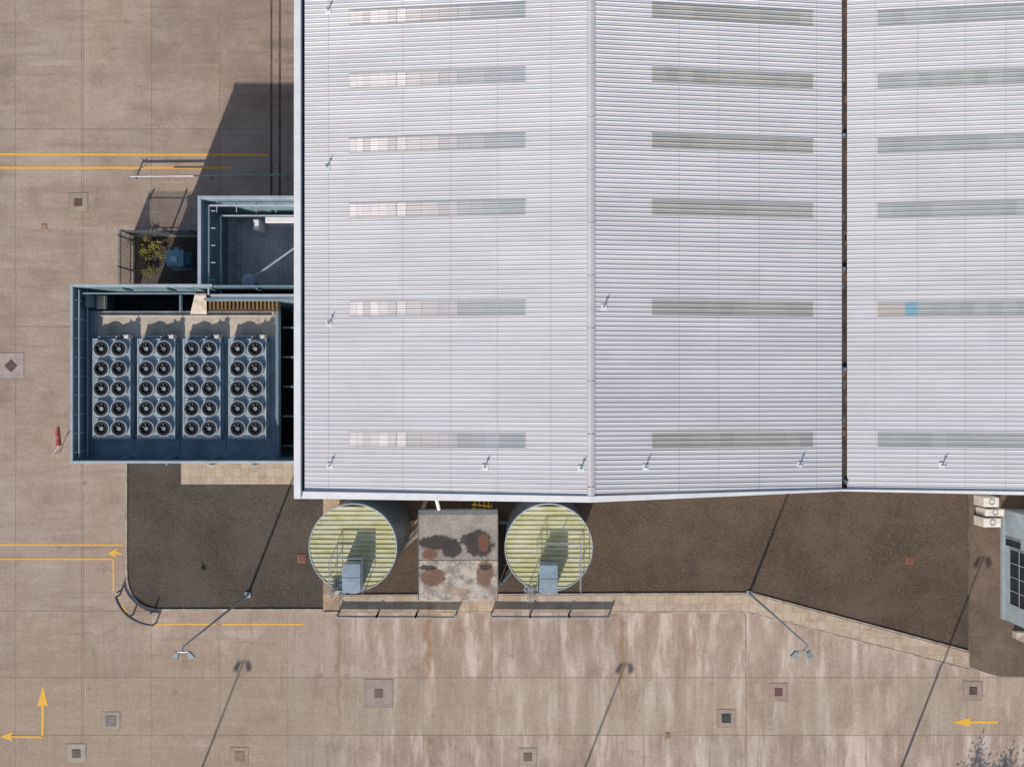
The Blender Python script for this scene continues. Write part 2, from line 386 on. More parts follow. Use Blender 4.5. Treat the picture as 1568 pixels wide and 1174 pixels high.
slopes=[(xE,ZE,xR,ZR,-6.5),(xR,ZR,xV,ZV,-6.40),(xV2,ZV,xR2,ZR,-6.35),(xR2,ZR,xE3,ZV,-6.35)]
HSB=[.52,.80,.60,.8]
r=MB()
for bi,(xa,za,xb,zb,y0) in enumerate(slopes): 
    HS=HSB[bi]; n=3
    for q in range(n):
        t0,t1=q/n,(q+1)/n
        corr(r,xa+(xb-xa)*t0,za+(zb-za)*t0,xa+(xb-xa)*t1,za+(zb-za)*t1,y0,YN,0,rnd=.05)
r.obj('roof',m_roof,bld)
def zat(sl,x): return sl[1]+(sl[3]-sl[1])*(x-sl[0])/(sl[2]-sl[0])
def slx(sl,px):
    m_=(sl[3]-sl[1])/(sl[2]-sl[0]); c=(px-784)/F
    return c*(H-sl[1]+m_*sl[0])/(1+c*m_)
lp=MB()
for bi,(sl,pl) in enumerate(((slopes[0],(503,617,690,762,843)),(slopes[1],(1040,1163,1100,1250)),(slopes[2],(1340,1405,1478,1540)))):
    HS=HSB[bi]
    for px in pl:
        x=slx(sl,px); corr(lp,x-.02,zat(sl,x-.02),x+.02,zat(sl,x+.02),sl[4]+.1,YN,.005,col=(.76,.76,.77))
lp.obj('sheet_laps',m_roof,bld)
rows=[21.75,17.98,14.15,10.27,4.42,-3.33]
sk=MB(); dv=MB()
def lerp3(a,b_,t): return tuple(a[i]+(b_[i]-a[i])*t for i in range(3))
for bay,(sl,p0,p1) in enumerate(((slopes[0],535,805),(slopes[1],998,1245),(slopes[2],1343,1600))):
    HS=HSB[bay]
    for ri,y in enumerate(rows):
        x0=slx(sl,p0);x1=slx(sl,p1)
        if bay==0: nx=[x0,*[slx(sl,p) for p in(546,556,567,580,594,607,622,645,672,688,701,721,742,765,786)],x1]
        else: nx=[x0+(x1-x0)*t/12 for t in range(13)]
        for i in range(len(nx)-1):
            t=i/(len(nx)-2)
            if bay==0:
                if i<7: base=(.78,.715,.70) if i%3!=2 else (.66,.61,.60)  # paler west-end tints have the sky and sun reflection painted in
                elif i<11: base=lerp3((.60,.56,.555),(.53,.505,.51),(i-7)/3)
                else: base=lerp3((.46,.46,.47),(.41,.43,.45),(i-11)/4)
            elif bay==1: base=lerp3((.41,.41,.38),(.43,.42,.385),t) if i<6 else (.43,.425,.40)
            else: base=(.42,.435,.43)
            kk=random.uniform(.90,1.07); base=tuple(q*kk for q in base)
            if bay==2 and ri==4 and i==2: base=(.24,.41,.50)
            if bay==2 and ri==4 and i in(0,1): base=(.50,.46,.43)
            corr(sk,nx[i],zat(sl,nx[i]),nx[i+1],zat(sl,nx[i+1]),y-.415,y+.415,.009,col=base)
            w=.015 if i not in(6,11) else .035
            if bay and i!=6: w=.010
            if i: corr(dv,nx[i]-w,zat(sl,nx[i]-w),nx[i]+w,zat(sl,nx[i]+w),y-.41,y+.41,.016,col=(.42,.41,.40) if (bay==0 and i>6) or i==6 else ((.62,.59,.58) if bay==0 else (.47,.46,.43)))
        for xx in(x0,x1): corr(dv,xx-.03,zat(sl,xx-.03),xx+.03,zat(sl,xx+.03),y-.43,y+.43,.016,col=(.62,.58,.52))
        for yy in(y-.43,y+.43):
            z0=zat(sl,x0)+.036;z1=zat(sl,x1)+.036
            dv.face([(x0,yy-.018,z0),(x1,yy-.018,z1),(x1,yy+.018,z1),(x0,yy+.018,z0)],(.50,.49,.48))
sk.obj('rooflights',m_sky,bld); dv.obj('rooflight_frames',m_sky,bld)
rc=MB()
for xr,sa,sb in((xR,slopes[0],slopes[1]),(xR2,slopes[2],slopes[3])):
    w=.20; za=zat(sa,xr-w)+.045; zb=zat(sb,xr+w)+.045
    y0=-6.85 if xr==xR else -6.4
    rc.face([(xr-w,y0,za),(xr,y0,ZR+.07),(xr,YN,ZR+.07),(xr-w,YN,za)],(.93,.93,.93)); rc.face([(xr,y0,ZR+.07),(xr+w,y0,zb),(xr+w,YN,zb),(xr,YN,ZR+.07)],(.88,.88,.88))
    y=-6
    while y<YN: 
        rc.box(xr-w,xr+w,y,y+.015,za,ZR+.073,(.8,.8,.8)); y+=3.05
    rc.box(xr-w-.02,xr-w,y0,YN,za-.05,za+.008,(.66,.66,.66)); rc.box(xr+w,xr+w+.02,y0,YN,zb-.05,zb+.008,(.68,.68,.68))
rc.obj('ridge_cap',m_roof,bld)
vt=MB()
pts=[(SX(450,10.3),-6.88,10.09),(xR,-6.86,11.68),(xV+.05,-6.44,10.09),(xR2,-6.55,11.68),(xE3,-6.5,10.1)]
inn=[(SX(450,10.3),-6.45),(xR,-6.5),(xV+.05,-6.33),(xR2,-6.3),(xE3,-6.3)]
for i in range(4):
    a,b_=pts[i],pts[i+1]; c,d2=inn[i],inn[i+1]
    vt.face([a,b_,(d2[0],d2[1],b_[2]),(c[0],c[1],a[2])]); vt.face([a,(a[0],a[1],a[2]-.5),(b_[0],b_[1],b_[2]-.5),b_])
    vt.face([(c[0],c[1],a[2]),(d2[0],d2[1],b_[2]),(d2[0],d2[1],b_[2]-.12),(c[0],c[1],a[2]-.12)])
x0=SX(450,10.3); x1=SX(460,10.3)
vt.box(x0,x1,-6.86,YN,9.6,10.297)
vt.obj('verge_trim',m_white,bld)
gt=MB(); gt.box(x1+.003,xE+.03,-6.44,YN,9.5,9.86); gt.box(xV-.05,xV2+.05,-6.3,YN,9.5,9.86)
gt.obj('gutters',m_gutter,bld)
gb=MB()
for px,py in((1291,208),(1291,412),(1292,565),(1295,737)):
    x,y=S(px,py,9.9); gb.box(x-.1,x+.1,y-.14,y+.14,9.86,10.02,(.09,.12,.15)); gb.tube((x,y,10.02),(x,y,10.12),.05,col=(.3,.33,.36))
for px,py in((462,85),(462,430),(463,640)):
    x,y=S(px,py,9.9); gb.box(x-.06,x+.06,y-.14,y+.14,9.86,9.95,(.2,.25,.3))
for i in range(40):
    y=random.uniform(-6,YN); x=random.uniform(xV,xV2); gb.box(x-.06,x+.06,y-.2,y+random.uniform(.05,.5),9.861,9.875,random.choice([(.2,.12,.07),(.10,.08,.04),(.14,.13,.11)]))
gb.obj('gutter_outlets',m_tint,bld)
wl=MB(); 
wl.box(SX(452,10.3),xE3-.2,-6.3,YN-.2,0,9.49)
for k_ in range(60):
    x=SX(452,10.3)+.5+k_*1.05
    if x<xE3-.5: wl.box(x,x+.08,-6.34,-6.301,.3,9.48)
wl.obj('walls',m_wall,bld)
gl=MB()
gl.face([(xE,-6.31,9.5),(xR,-6.31,9.5),(xR,-6.31,11.58),(xE,-6.31,9.98)]); gl.face([(xR,-6.31,9.5),(xV,-6.31,9.5),(xV,-6.31,9.98),(xR,-6.31,11.58)])
gl.face([(xV2,-6.31,9.5),(xR2,-6.31,9.5),(xR2,-6.31,11.58),(xV2,-6.31,9.98)]); gl.obj('gable_infill',m_wall,bld)
def anchor(px,py,sl):
    x=slx(sl,px); z=zat(sl,x); y=SY(py,z); m=MB()
    m.box(x-.19,x+.15,y-.19,y+.12,z+.035,z+.05,(.80,.79,.78)); m.tube((x,y,z+.05),(x,y,z+.30),.035,col=(.2,.27,.33)); m.ring(x,y,z+.30,z+.33,.03,.075,10,(.25,.33,.4))
    m.tube((x,y,z+.3),(x+.12,y+.20,z+.34),.022,col=(.3,.4,.46)); m.tube((x-.1,y-.1,z+.07),(x+.03,y,z+.2),.025,col=(.35,.4,.45))
    return m.obj('fall_arrest_post',m_tint,bld)
for px,py in((503,17),(502,256),(505,495),(506,712),(743,714),(890,716)): anchor(px,py,slopes[0])
for px,py in((989,714),(1225,710),(925,470)): anchor(px,py,slopes[1])
anchor(1443,711,slopes[2])

# ------------------------------------------------------------ plant enclosure
enc=empty('plant_enclosure')
ZT=9.8; ZD=8.35
ex0=SX(108,ZT); ey1=SY(435,ZT); ey0=SY(709,ZT); ex1=SX(452,10.3)-.02
w=MB(); t=.12
w.box(ex0+.05,ex0+.05+t,ey0+.05,ey1-.05,0,ZT-.09); w.box(ex0+.173,ex1,ey0+.05,ey0+.05+t,0,ZT-.09); w.box(ex0+.173,ex1,ey1-.17,ey1-.05,0,ZT-.09)
w.obj('screen_walls',m_teal,enc)
rl=MB()
rl.box(ex0,ex0+.15,ey0,ey1,ZT-.08,ZT+.04); rl.box(ex0+.153,ex1,ey0,ey0+.15,ZT-.08,ZT+.04); rl.box(ex0+.153,SX(325,ZT),ey1-.15,ey1,ZT-.08,ZT+.04)
rl.box(ex0+.34,ex0+.40,ey0+.3,ey1-.3,ZT-.3,ZT-.22); rl.box(ex0+.45,ex0+.5,ey0+.3,ey1-.3,ZT-1.0,ZT-.94)
y=ey0+.6
while y<ey1-.4:
    rl.box(ex0+.175,ex0+.25,y,y+.07,ZD+.003,ZT-.09); rl.box(ex0+.175,ex0+.45,y,y+.05,ZT-.36,ZT-.31); y+=1.15
rl.obj('top_rails',m_teal_l,enc,bevel=.01)
rl=MB()
for px in(185,253,322,392): 
    x=SX(px,ZT); rl.box(x-.06,x+.06,ey0+.175,ey0+.30,ZD+.003,ZT-.1); rl.box(x-.05,x+.05,ey1-.30,ey1-.175,ZD,ZT-.1)
for px in(255,322,388): rl.box(SX(px,ZT)-.08,SX(px,ZT)+.08,ey0-.12,ey0-.003,0,ZT+.02)
rl.box(ex0+.2,SX(300,9.4),SY(449,9.4)-.05,SY(449,9.4)+.05,9.3,9.4)
rl.box(SX(276,9.4)-.06,SX(276,9.4)+.06,SY(478,9),SY(450,9.4)-.06,9.2,9.42)
rl.box(SX(132,9),SX(136,9),SY(470,9),SY(452,9),8.2,9.1)
rl.obj('frame_members',m_teal,enc,bevel=.01)
dk=MB(); dx0=ex0+.175; dx1=SX(425,ZD); dy0=ey0+.175; dy1=SY(476,ZD)
dk.box(dx0,dx1,dy0,dy1,ZD-.25,ZD); dk.obj('deck',m_deck,enc)
dc=MB(); dc.box(SX(150,ZD),dx1-.15,SY(516,ZD),dy1-.03,ZD+.001,ZD+.02); dc.box(SX(148,8.3),SX(160,8.3),SY(473,8.3),SY(453,8.3),8.0,8.3); dc.obj('deck_slab',m_conc,enc)
fl=MB(); fl.box(ex0+.2,ex1,ey0+.2,ey1-.2,0,.02); fl.box(SX(165,5),SX(300,5),dy1+.2,ey1-.3,4.9,5); fl.obj('lower_floor',m_dark,enc)
cp=MB()
cp.face([(SX(290,8.5),SY(482,8.5),8.42),(SX(300,9),SY(453,9),9.2),(SX(318,9),SY(453,9),9.22),(SX(316,8.5),SY(482,8.5),8.42)])
cp.box(SX(300,9),SX(318,9),SY(453,9)+.003,SY(450,9),8.2,9.2)
cp.obj('cabinet',m_conc,enc)
lv=MB()
for i in range(18):
    px=320+i*6; x=SX(px,8.8); lv.box(x,x+.12,SY(474,8.8),SY(457,8.8),8.36,8.8)
lv.box(SX(320,8.2),SX(428,8.2),dy1+.01,SY(456,8.2),8.0,8.3); lv.obj('timber_louvres',m_brown,enc)
ed=MB(); ed.box(dx1+.001,dx1+.12,dy0,dy1,ZD-.3,ZD+.2); ed.box(dx0+.35,dx0+.43,dy0+.3,dy1,ZD+.001,ZD+.2)
for i in range(5):
    y=SY(500+i*46,8.5); ed.box(dx1+.12,ex1,y-.05,y+.05,7.6,7.7)
for i in range(3): ed.tube((dx1+.4+i*.35,dy0,6.2+i*.2),(dx1+.4+i*.35,ey1-.3,6.2+i*.2),.07)
ed.obj('edge_beams',m_teal,enc,bevel=.01)
bm=MB()
bm.box(SX(322,ZT),ex1,SY(452,ZT)-.07,SY(452,ZT)+.07,ZT-.25,ZT); bm.obj('annex_beam',m_teal_l,enc)
pw=MB()
for i in range(4):
    xx=SX(205+i*70,8.3); pw.box(xx-.05,xx+.05,dy0+.5,dy1-1.6,ZD+.03,ZD+.09,(.24,.31,.36))
pw.tube((dx0+.7,dy1-.3,ZD+.1),(dx1-.4,dy1-.3,ZD+.1),.05,8,col=(.40,.39,.36))
pw.obj('deck_pipework',m_tint,enc)

def fan(body,dark,cowl,x,y,z):
    cowl.ring(x,y,z,z+.23,.425,.50,24)
    n=24
    dark.face([(x+.425*math.cos(2*math.pi*k/n),y+.425*math.sin(2*math.pi*k/n),z+.03) for k in range(n)])
    dark.ring(x,y,z+.06,z+.236,.31,.44,24)
    hub=random.choice([(.22,.25,.27),(.16,.18,.2),(.28,.31,.32)])
    body.tube((x,y,z+.04),(x,y,z+.18),.12,12,col=hub)
    a0=random.random()*6
    for k in range(7):
        a=a0+k*2*math.pi/7
        c,s_=math.cos(a),math.sin(a); c2,s2=math.cos(a+.5),math.sin(a+.5)
        body.face([(x+.1*c,y+.1*s_,z+.14),(x+.33*c,y+.33*s_,z+.15),(x+.33*c2,y+.33*s2,z+.08),(x+.1*c2,y+.1*s2,z+.09)],(.07,.085,.10))
for pxa in(143,211.5,281,351):
    u=empty('dry_cooler')
    body=MB();dark=MB();cowl=MB()
    zt=8.92; zb=8.60
    x0=SX(pxa,zt);x1=SX(pxa+56,zt);y1=SY(519,zt);y0=SY(671,zt)
    bc=(.30,.38,.43)
    body.box(x0,x1,y0,y1,zb,zt,bc)
    body.box(x0-.03,x0+.03,y0-.03,y1+.03,zt-.1,zt+.04,(.44,.51,.56)); body.box(x1-.03,x1+.03,y0-.03,y1+.03,zt-.1,zt+.04,(.38,.46,.51))
    for i in range(6):
        y=y0+(y1-y0)*i/5; body.box(x0+.031,x1-.031,y-.02,y+.02,zt+.001,zt+.03,(.38,.45,.5))
        for xx in(x0+.06,x1-.14): body.box(xx,xx+.08,y-.1,y+.0 if i==5 else y+.08,ZD+.003,zb,(.3,.35,.4))
    for i in range(5):
        y=y0+(y1-y0)*(i+.5)/5
        for q in(.26,.74): fan(body,dark,cowl,x0+(x1-x0)*q,y,zt)
        body.box((x0+x1)/2-.07,(x0+x1)/2+.07,y-.1,y+.1,zt+.001,zt+.1,(.28,.40,.48))
    for q in(.15,.62):
        x=x0+(x1-x0)*q; body.tube((x,y1+.12,8.45),(x,y1+.12,8.9),.06,col=(.4,.42,.42))
    body.tube((x0+.2,y1+.16,8.7),(x1-.4,y1+.16,8.7),.06,col=(.5,.5,.48))
    body.box(x1-.3,x1-.04,y1+.031,y1+.26,8.45,9.05,(.62,.60,.56)); body.tube((x1-.6,y1+.2,8.37),(x1-.6,y1+.2,9.0),.06,col=(.08,.08,.08))
    body.tube((x1-.2,y1+.2,9.05),(x1-.2,y1+.2,9.35),.03,col=(.7,.7,.7))
    body.box(x1+.035,x1+.10,y0+.2,y1-.2,8.6,8.72,(.25,.32,.38))
    body.obj('casing',m_tint,u,bevel=.006); dark.obj('fan_throats',m_black,u); cowl.obj('fan_cowls',m_cowl,u)

# ------------------------------------------------------------ annex
an=empty('annex_building')
ax0=SX(303,ZT); ay1=SY(300,ZT); ay0=ey1+.003
w=MB(); w.box(ax0+.05,ax0+.2,ay0,ay1-.05,0,ZT-.07); w.box(ax0+.203,ex1,ay1-.2,ay1-.05,0,ZT-.07)
w.box(ax0+.203,ex1,SY(452,ZT)-.25,SY(452,ZT)-.1,0,ZT-.4)
w.obj('parapet_walls',m_teal,an)
rl=MB(); rl.box(ax0,ax0+.2,ay0+.003,ay1,ZT-.06,ZT+.05); rl.box(ax0+.203,ex1,ay1-.2,ay1,ZT-.06,ZT+.05)
rl.box(ax0+.42,ax0+.52,ay0-.6,ay1-.45,ZT-.5,ZT-.4); rl.box(ax0+.523,ex1,ay1-.52,ay1-.42,ZT-.5,ZT-.4)
rl.box(ax0+.85,ax0+.93,ay0-.6,ay1-.9,ZT-1.3,ZT-1.2); rl.box(ax0+.933,ex1,ay1-.95,ay1-.87,ZT-1.3,ZT-1.2)
y=ay0+.3
while y<ay1-.5: rl.box(ax0+.203,ax0+.84,y,y+.06,ZT-.58,ZT-.52); y+=1.05
x=ax0+.9
while x<ex1-.2: rl.box(x,x+.05,ay1-.86,ay1-.203,ZT-.58,ZT-.52); x+=1.2
rl.obj('rails',m_teal_l,an,bevel=.01)
ar=MB()
x=ax0+.205; 
while x<ex1-.01:
    x2=min(x+.3,ex1); ar.box(x,x2,SY(452,ZT)-.09,ay1-.205,5.3,5.5); ar.box(x+.002,min(x+.04,ex1),SY(452,ZT)-.08,ay1-.21,5.501,5.54); x+=.3
ar.obj('lower_roof',m_annexroof,an)
bx=MB(); bx.box(SX(406,7.2),ex1,SY(341,7.2),SY(332,7.2),5.5,7.2); bx.obj('sunlit_patch_block',m_white,an,bevel=.03)  # added white block, raised into the sun to stand in for the sunlit floor patch
bx=MB(); bx.box(SX(388,7.2),SX(396,7.2),SY(352,7.2),SY(336,7.2),5.5,7.2); bx.obj('sunlit_patch_stub',m_white,an,bevel=.03)  # second added white block, west part of the same sunlit patch
fp=MB()
cx,cy=S(380,429,9.1); fp.tube((cx,cy,5.5),(cx,cy,8.95),.1,12); fp.ring(cx,cy,8.95,9.1,.0001,.40,28); fp.ring(cx,cy,9.1,9.13,.1,.16,20)
fp.tube((cx,cy,9.0),(ex1,SY(374,9.3),9.3),.06,8); fp.obj('flue_cowl',m_galv,an)
hr=MB()
for z in(6.1,6.6): hr.path([(SX(360,z),SY(335,z),z),(SX(360,z),SY(440,z),z),(SX(445,z),SY(440,z),z)],.03,6)
for px,py in((360,335),(360,370),(360,405),(360,440),(400,440),(445,440)): 
    x_,y_=S(px,py,6.6); hr.tube((x_,y_,5.5),(x_,y_,6.6),.03,6)
hr.obj('handrail',m_teal,an)

# ------------------------------------------------------------ fenced garden area
fn=MB()
fx0,fy1=S(203,361); fx1=S(368,361)[0]; fy0=SY(462)
x=fx0
while x<fx1: fn.box(x,x+.05,fy1-.012,fy1+.012,0.05,2.0); x+=.13
y=fy0
while y<fy1: fn.box(fx0-.012,fx0+.012,y,y+.05,.05,2.0); y+=.13
for z in(.35,1.7):
    fn.box(fx0,fx1,fy1-.05,fy1-.013,z,z+.05); fn.box(fx0+.013,fx0+.05,fy0,fy1,z,z+.05)
for i in range(3): fn.box(fx0-.05,fx0+.05,fy0+i*2.2,fy0+.1+i*2.2,0,2.1)
for i in range(4): fn.box(fx0+.2+i*2.4,fx0+.3+i*2.4,fy1-.053,fy1+.053,0,2.1)
fn.obj('palisade_fence',m_galvd)
flat('planting_bed',[(206,363),(368,363),(368,462),(206,462)],.02,m_soil)
eq=MB(); x0,y0=S(256,408,1.4);x1,y1=S(280,384,1.4)
eq.box(x0,x1,y0,y1,.25,1.35,(.15,.30,.36)); eq.box(x0-.05,x1+.05,y0+.1,y1+.05,1.35,1.42,(.20,.38,.44)); eq.box(x0+.2,x1-.4,y0+.3,y0+.7,1.421,1.5,(.5,.6,.62)); eq.box(x0-.1,x1+.1,y0-.1,y1+.1,0,.249,(.3,.28,.25)); eq.box(x1+.003,x1+.25,y0+.2,y1-.3,.3,1.0,(.13,.28,.34)); eq.box(x0+.3,x0+.7,y1+.06,y1+.3,.3,1.1,(.25,.4,.45))
eq.obj('electrical_cabinet',m_tint,bevel=.02)
def leafy(name,cx,cy,rad,hgt,n,cols,z0=.05,size=.1,stem=True):
    m=MB(); 
    clumps=[(random.gauss(0,rad*.5),random.gauss(0,rad*.5),random.uniform(.3,1)*hgt) for _ in range(max(5,n//60))]
    for i in range(n):
        c=random.choice(clumps); s_=size*random.uniform(.5,1.4)
        p=Vector((cx+c[0]+random.gauss(0,rad*.16),cy+c[1]+random.gauss(0,rad*.16),z0+max(.02,c[2]+random.gauss(0,hgt*.12))))
        a=Vector((random.gauss(0,1),random.gauss(0,1),random.gauss(0,.5))).normalized(); b_=a.orthogonal().normalized()
        col=random.choice(cols); k_=random.uniform(.6,1.3); col=tuple(q*k_ for q in col)
        m.face([p-a*s_,p+b_*s_*.45,p+a*s_,p-b_*s_*.45],col)
    if stem:
        for c in clumps: m.tube((cx,cy,0),(cx+c[0],cy+c[1],z0+c[2]),.02,5,col=(.08,.05,.03))
    return m.obj(name,m_leaf)
yg=[(.34,.26,.03),(.24,.22,.03),(.09,.12,.03),(.16,.15,.03),(.05,.07,.02),(.16,.09,.03)]
cx,cy=S(240,374); leafy('shrub',cx,cy,.8,.6,520,yg,size=.08)
cx,cy=S(230,402); leafy('shrub',cx,cy,.9,.4,320,[(.14,.13,.03),(.08,.09,.02),(.24,.18,.04)],size=.07)
cx,cy=S(225,390); leafy('leaf_litter',cx,cy,1.8,.04,500,[(.22,.15,.05),(.12,.08,.03),(.3,.24,.06)],.02,.05,False)
cx,cy=S(310,868); leafy('shrub',cx,cy,.3,.15,50,[(.045,.05,.03),(.06,.055,.04)],size=.05)
lit=MB()
for i in range(1700):
    px=random.uniform(200,1480);py=random.uniform(758,925)
    if 495<px<900 or (px<245 and py>900) or (px<460 and py<745): continue
    if px>1150 and random.random()<.5: py=random.uniform(758,980)
    if px>1145 and py>908+(px-1150)*.265: continue
    x_,y_=S(px,py); s_=random.uniform(.02,.055); a=random.uniform(0,3.1); c,sn=math.cos(a)*s_,math.sin(a)*s_
    col=random.choice([(.24,.17,.10),(.20,.11,.05),(.28,.24,.20),(.12,.13,.05),(.30,.17,.06),(.15,.11,.08)])
    z=.045+random.random()*.02
    lit.face([(x_-c,y_-sn,z),(x_+sn*.6,y_-c*.6,z+.01),(x_+c,y_+sn,z),(x_-sn*.6,y_+c*.6,z+.01)],col)
lit.obj('leaf_litter',m_leaf)

yb=MB()
a=(*S(200,270,.8),.8); b_=(*S(436,268,.8),.8)
yb.tube(a,b_,.055,10)
for px in(200,320,436):
    x_,y_=S(px,269,.8); yb.tube((x_,y_,0),(x_,y_,.85),.06,10)
yb.tube((*S(204,266,.8),.84),(*S(222,250,.4),.1),.03,6)
yb.tube((*S(255,270,.5),.5),(*S(330,270,.5),.5),.035,6); yb.obj('barrier_gate',m_galv)

ws=MB(); x_,y_=S(92,692)
z=.9
ws.tube((x_,y_,0),(x_,y_,.75),.03,8,col=(.5,.5,.5)); x1,y1=S(90,682,z)
x2,y2=S(87.5,653,z)
for i in range(6):
    t0,t1=i/6,(i+1)/6
    ws.tube((x1+(x2-x1)*t0,y1+(y2-y1)*t0,z),(x1+(x2-x1)*t1,y1+(y2-y1)*t1,z),.19-.03*t0,12,.19-.03*t1,(.50,.09,.06) if i%3!=2 else (.42,.2,.16))
ws.tube((x_,y_,.75),(x1,y1,z),.04,8,col=(.4,.4,.4)); ws.obj('windsock',m_tint)

# ------------------------------------------------------------ tanks
def tank(px,py,boxpx):
    t=empty('sprinkler_tank'); Z=7.0
    x,y=S(px,py,Z); r=67*(H-Z)/F
    sh=MB(); n=72; z=0
    while z<Z-.05:
        z2=min(z+.25,Z); rr=r-.05
        for k in range(n):
            a=2*math.pi*k/n;b_=2*math.pi*(k+1)/n
            for za,zb,ra,rb in((z,z+.19,rr,rr),(z+.19,z2,rr+.045,rr+.045)):
                sh.face([(x+ra*math.cos(a),y+ra*math.sin(a),za),(x+ra*math.cos(b_),y+ra*math.sin(b_),za),(x+rb*math.cos(b_),y+rb*math.sin(b_),zb),(x+rb*math.cos(a),y+rb*math.sin(a),zb)])
        z=z2
    sh.obj('shell',m_tankside,t)
    rf=MB(); pit=.30
    yy=-r+.04
    P=[(0,0),(.19,0),(.215,.05),(.26,.05),(.285,0)]
    pts=[]
    i=0
    while yy+i*pit<r:
        for a,h in P: pts.append((yy+i*pit+a,h))
        i+=1
    for (a,h),(b_,h2) in zip(pts[:-1],pts[1:]):
        if b_>r-.03: break
        xa=math.sqrt(max(0,(r-.03)**2-a*a));xb=math.sqrt(max(0,(r-.03)**2-b_*b_))
        rf.face([(x-xa,y+a,Z+.03+h),(x+xa,y+a,Z+.03+h),(x+xb,y+b_,Z+.03+h2),(x-xb,y+b_,Z+.03+h2)])
    rf.obj('corrugated_roof',m_tankroof,t)
    rim=MB(); rim.ring(x,y,Z-.12,Z+.08,r-.04,r+.02,72); rim.obj('rim',m_teal_l,t)
    bx=MB(); zt=8.15
    x0=SX(boxpx[0],zt);x1=SX(boxpx[2],zt);y0=SY(boxpx[3],zt);y1=SY(boxpx[1],zt)
    bx.box(x0,x1,y0,y1,6.9,zt); bx.box(x0-.04,x1+.04,y0-.04,y1+.04,zt,zt+.05); bx.box(x0-.06,x1+.06,(y0+y1)/2-.03,(y0+y1)/2+.03,zt+.05,zt+.07)
    bx.box(x0+.3,x1-.3,y0-.25,y0-.04,6.2,7.6)
    bx.obj('valve_house',m_boxblue,t,bevel=.02)
    ld=MB(); lx=x0-.35; 
    by=y-math.sqrt(max(0,r*r-(lx-x)**2))-.1
    for q in(0,.45): ld.tube((lx-q,by,0),(lx-q,by,8.05),.03,6)
    z=.3
    while z<7.6: ld.tube((lx,by,z),(lx-.45,by,z),.018,5); z+=.3
    for z in(2.6,3.6,4.6,5.6,6.6,7.6):
        for k in range(6):
            a=math.pi+math.pi*k/6;b2=math.pi+math.pi*(k+1)/6
            ld.tube((lx-.225+.36*math.cos(a),by+.62*math.sin(a),z),(lx-.225+.36*math.cos(b2),by+.62*math.sin(b2),z),.02,5)
    for k in range(1,6):
        a=math.pi+math.pi*k/6; ld.tube((lx-.225+.36*math.cos(a),by+.62*math.sin(a),2.6),(lx-.225+.36*math.cos(a),by+.62*math.sin(a),7.6),.014,5)
    X0,X1=lx-.55,x1+.12; Y0,Y1=by+.1,y1+.35
    if boxpx[4]: X0,X1=x0-.15,x1+1.5; Y1=y1+1.3
    for z in(7.5,8.05):
        ld.path([(X0,Y0,z),(X0,Y1,z),(X1,Y1,z),(X1,Y0+.1,z)],.026,6)
    for fx in(0,.5,1):
        xx=X0+(X1-X0)*fx; ld.tube((xx,Y1,7.05),(xx,Y1,8.05),.026,6)
    for fy in(0,.5):
        yy=Y0+(Y1-Y0)*fy
        ld.tube((X0,yy,7),(X0,yy,8.05),.026,6); ld.tube((X1,yy,7),(X1,yy,8.05),.026,6)
    ld.obj('ladder_and_rails',m_galv,t)
    pf=MB(); 
    for i in range(9): pf.box(X0,x0-.06,by-.15+i*.12,by-.08+i*.12,7.1,7.13)
    pf.obj('platform_grating',m_galvd,t)
tank(540.5,838,(525,864,551,906,0)); tank(840,838,(827,866,853,907,1))
# ------------------------------------------------------------ pump house
ph=empty('pump_house')
x0,y0=S(641,919,3);x1,y1=S(762,787,3); ym=SY(857,3)
p=MB(); p.box(x0,x1,y0,ym-.02,2.8,3.0); p.box(x0,x1,ym+.02,y1,2.8,3.02); p.obj('roof',m_pump,ph,bevel=.02)
p=MB(); p.box(x0+.1,x1-.1,y0+.1,y1-.1,0,2.8); p.box(x0+.101,x1-.101,ym-.1,ym+.1,2.8,2.93)
p.obj('walls',m_conc,ph)
p=MB(); p.box(x0-.04,x0-.003,y0,y1,2.75,3.05); p.box(x1+.003,x1+.04,y0,y1,2.75,3.05); p.box(x0+.001,x1-.001,y1+.003,y1+.3,2.7,3.05); p.obj('edge_flashing',m_galvd,ph)
p=MB(); p.box((x0+x1)/2-.5,(x0+x1)/2+.5,y0+.06,y0+.099,0,2.1); p.obj('door',m_teal,ph)
pp=MB()
pp.tube((SX(668,5),-6.4,5),(SX(668,5),-7.6,5),.12,12); pp.tube((SX(668,5),-7.6,5.1),(SX(672,3),y1+.15,2.6),.12,12); pp.obj('overflow_pipe',m_white)
yl=MB()
for px in(727,734,741,748): yl.tube((*S(px,768,1.5),1.5),(*S(px+1,783,1.5),1.5),.035,6,col=(.6,.38,.03))
yl.tube((*S(722,772,1.6),1.6),(*S(754,776,1.6),1.6),.05,8,col=(.6,.38,.03)); yl.tube((*S(722,779,1.6),1.6),(*S(754,781,1.6),1.6),.05,8,col=(.6,.38,.03))
for px in(724,752): x_,y_=S(px,776,1.6); yl.tube((x_,y_,0),(x_,y_,1.6),.04,6,col=(.5,.32,.03))
yl.obj('yellow_valve_manifold',m_tint)
pi=MB()
for pa,pb in(((612,845),(640,812)),((768,893),(785,872)),((765,800),(790,800))):
    pi.tube((*S(*pa,.6),.6),(*S(*pb,.6),.6),.12,10); 
    for q in(pa,pb): x_,y_=S(*q,.6); pi.tube((x_,y_,0),(x_,y_,.75),.09,8)
pi.obj('tank_pipework',m_tankside)
sd=MB(); x_,y_=S(808,897,1.2); sd.tube((x_,y_,0),(x_,y_,1.2),.1,8); sd.tube((*S(800,903,1.2),1.2),(*S(815,890,1.2),1.2),.08,8); sd.ring(x_,y_,1.1,1.25,.02,.2,14); sd.obj('valve_stand',m_teal)

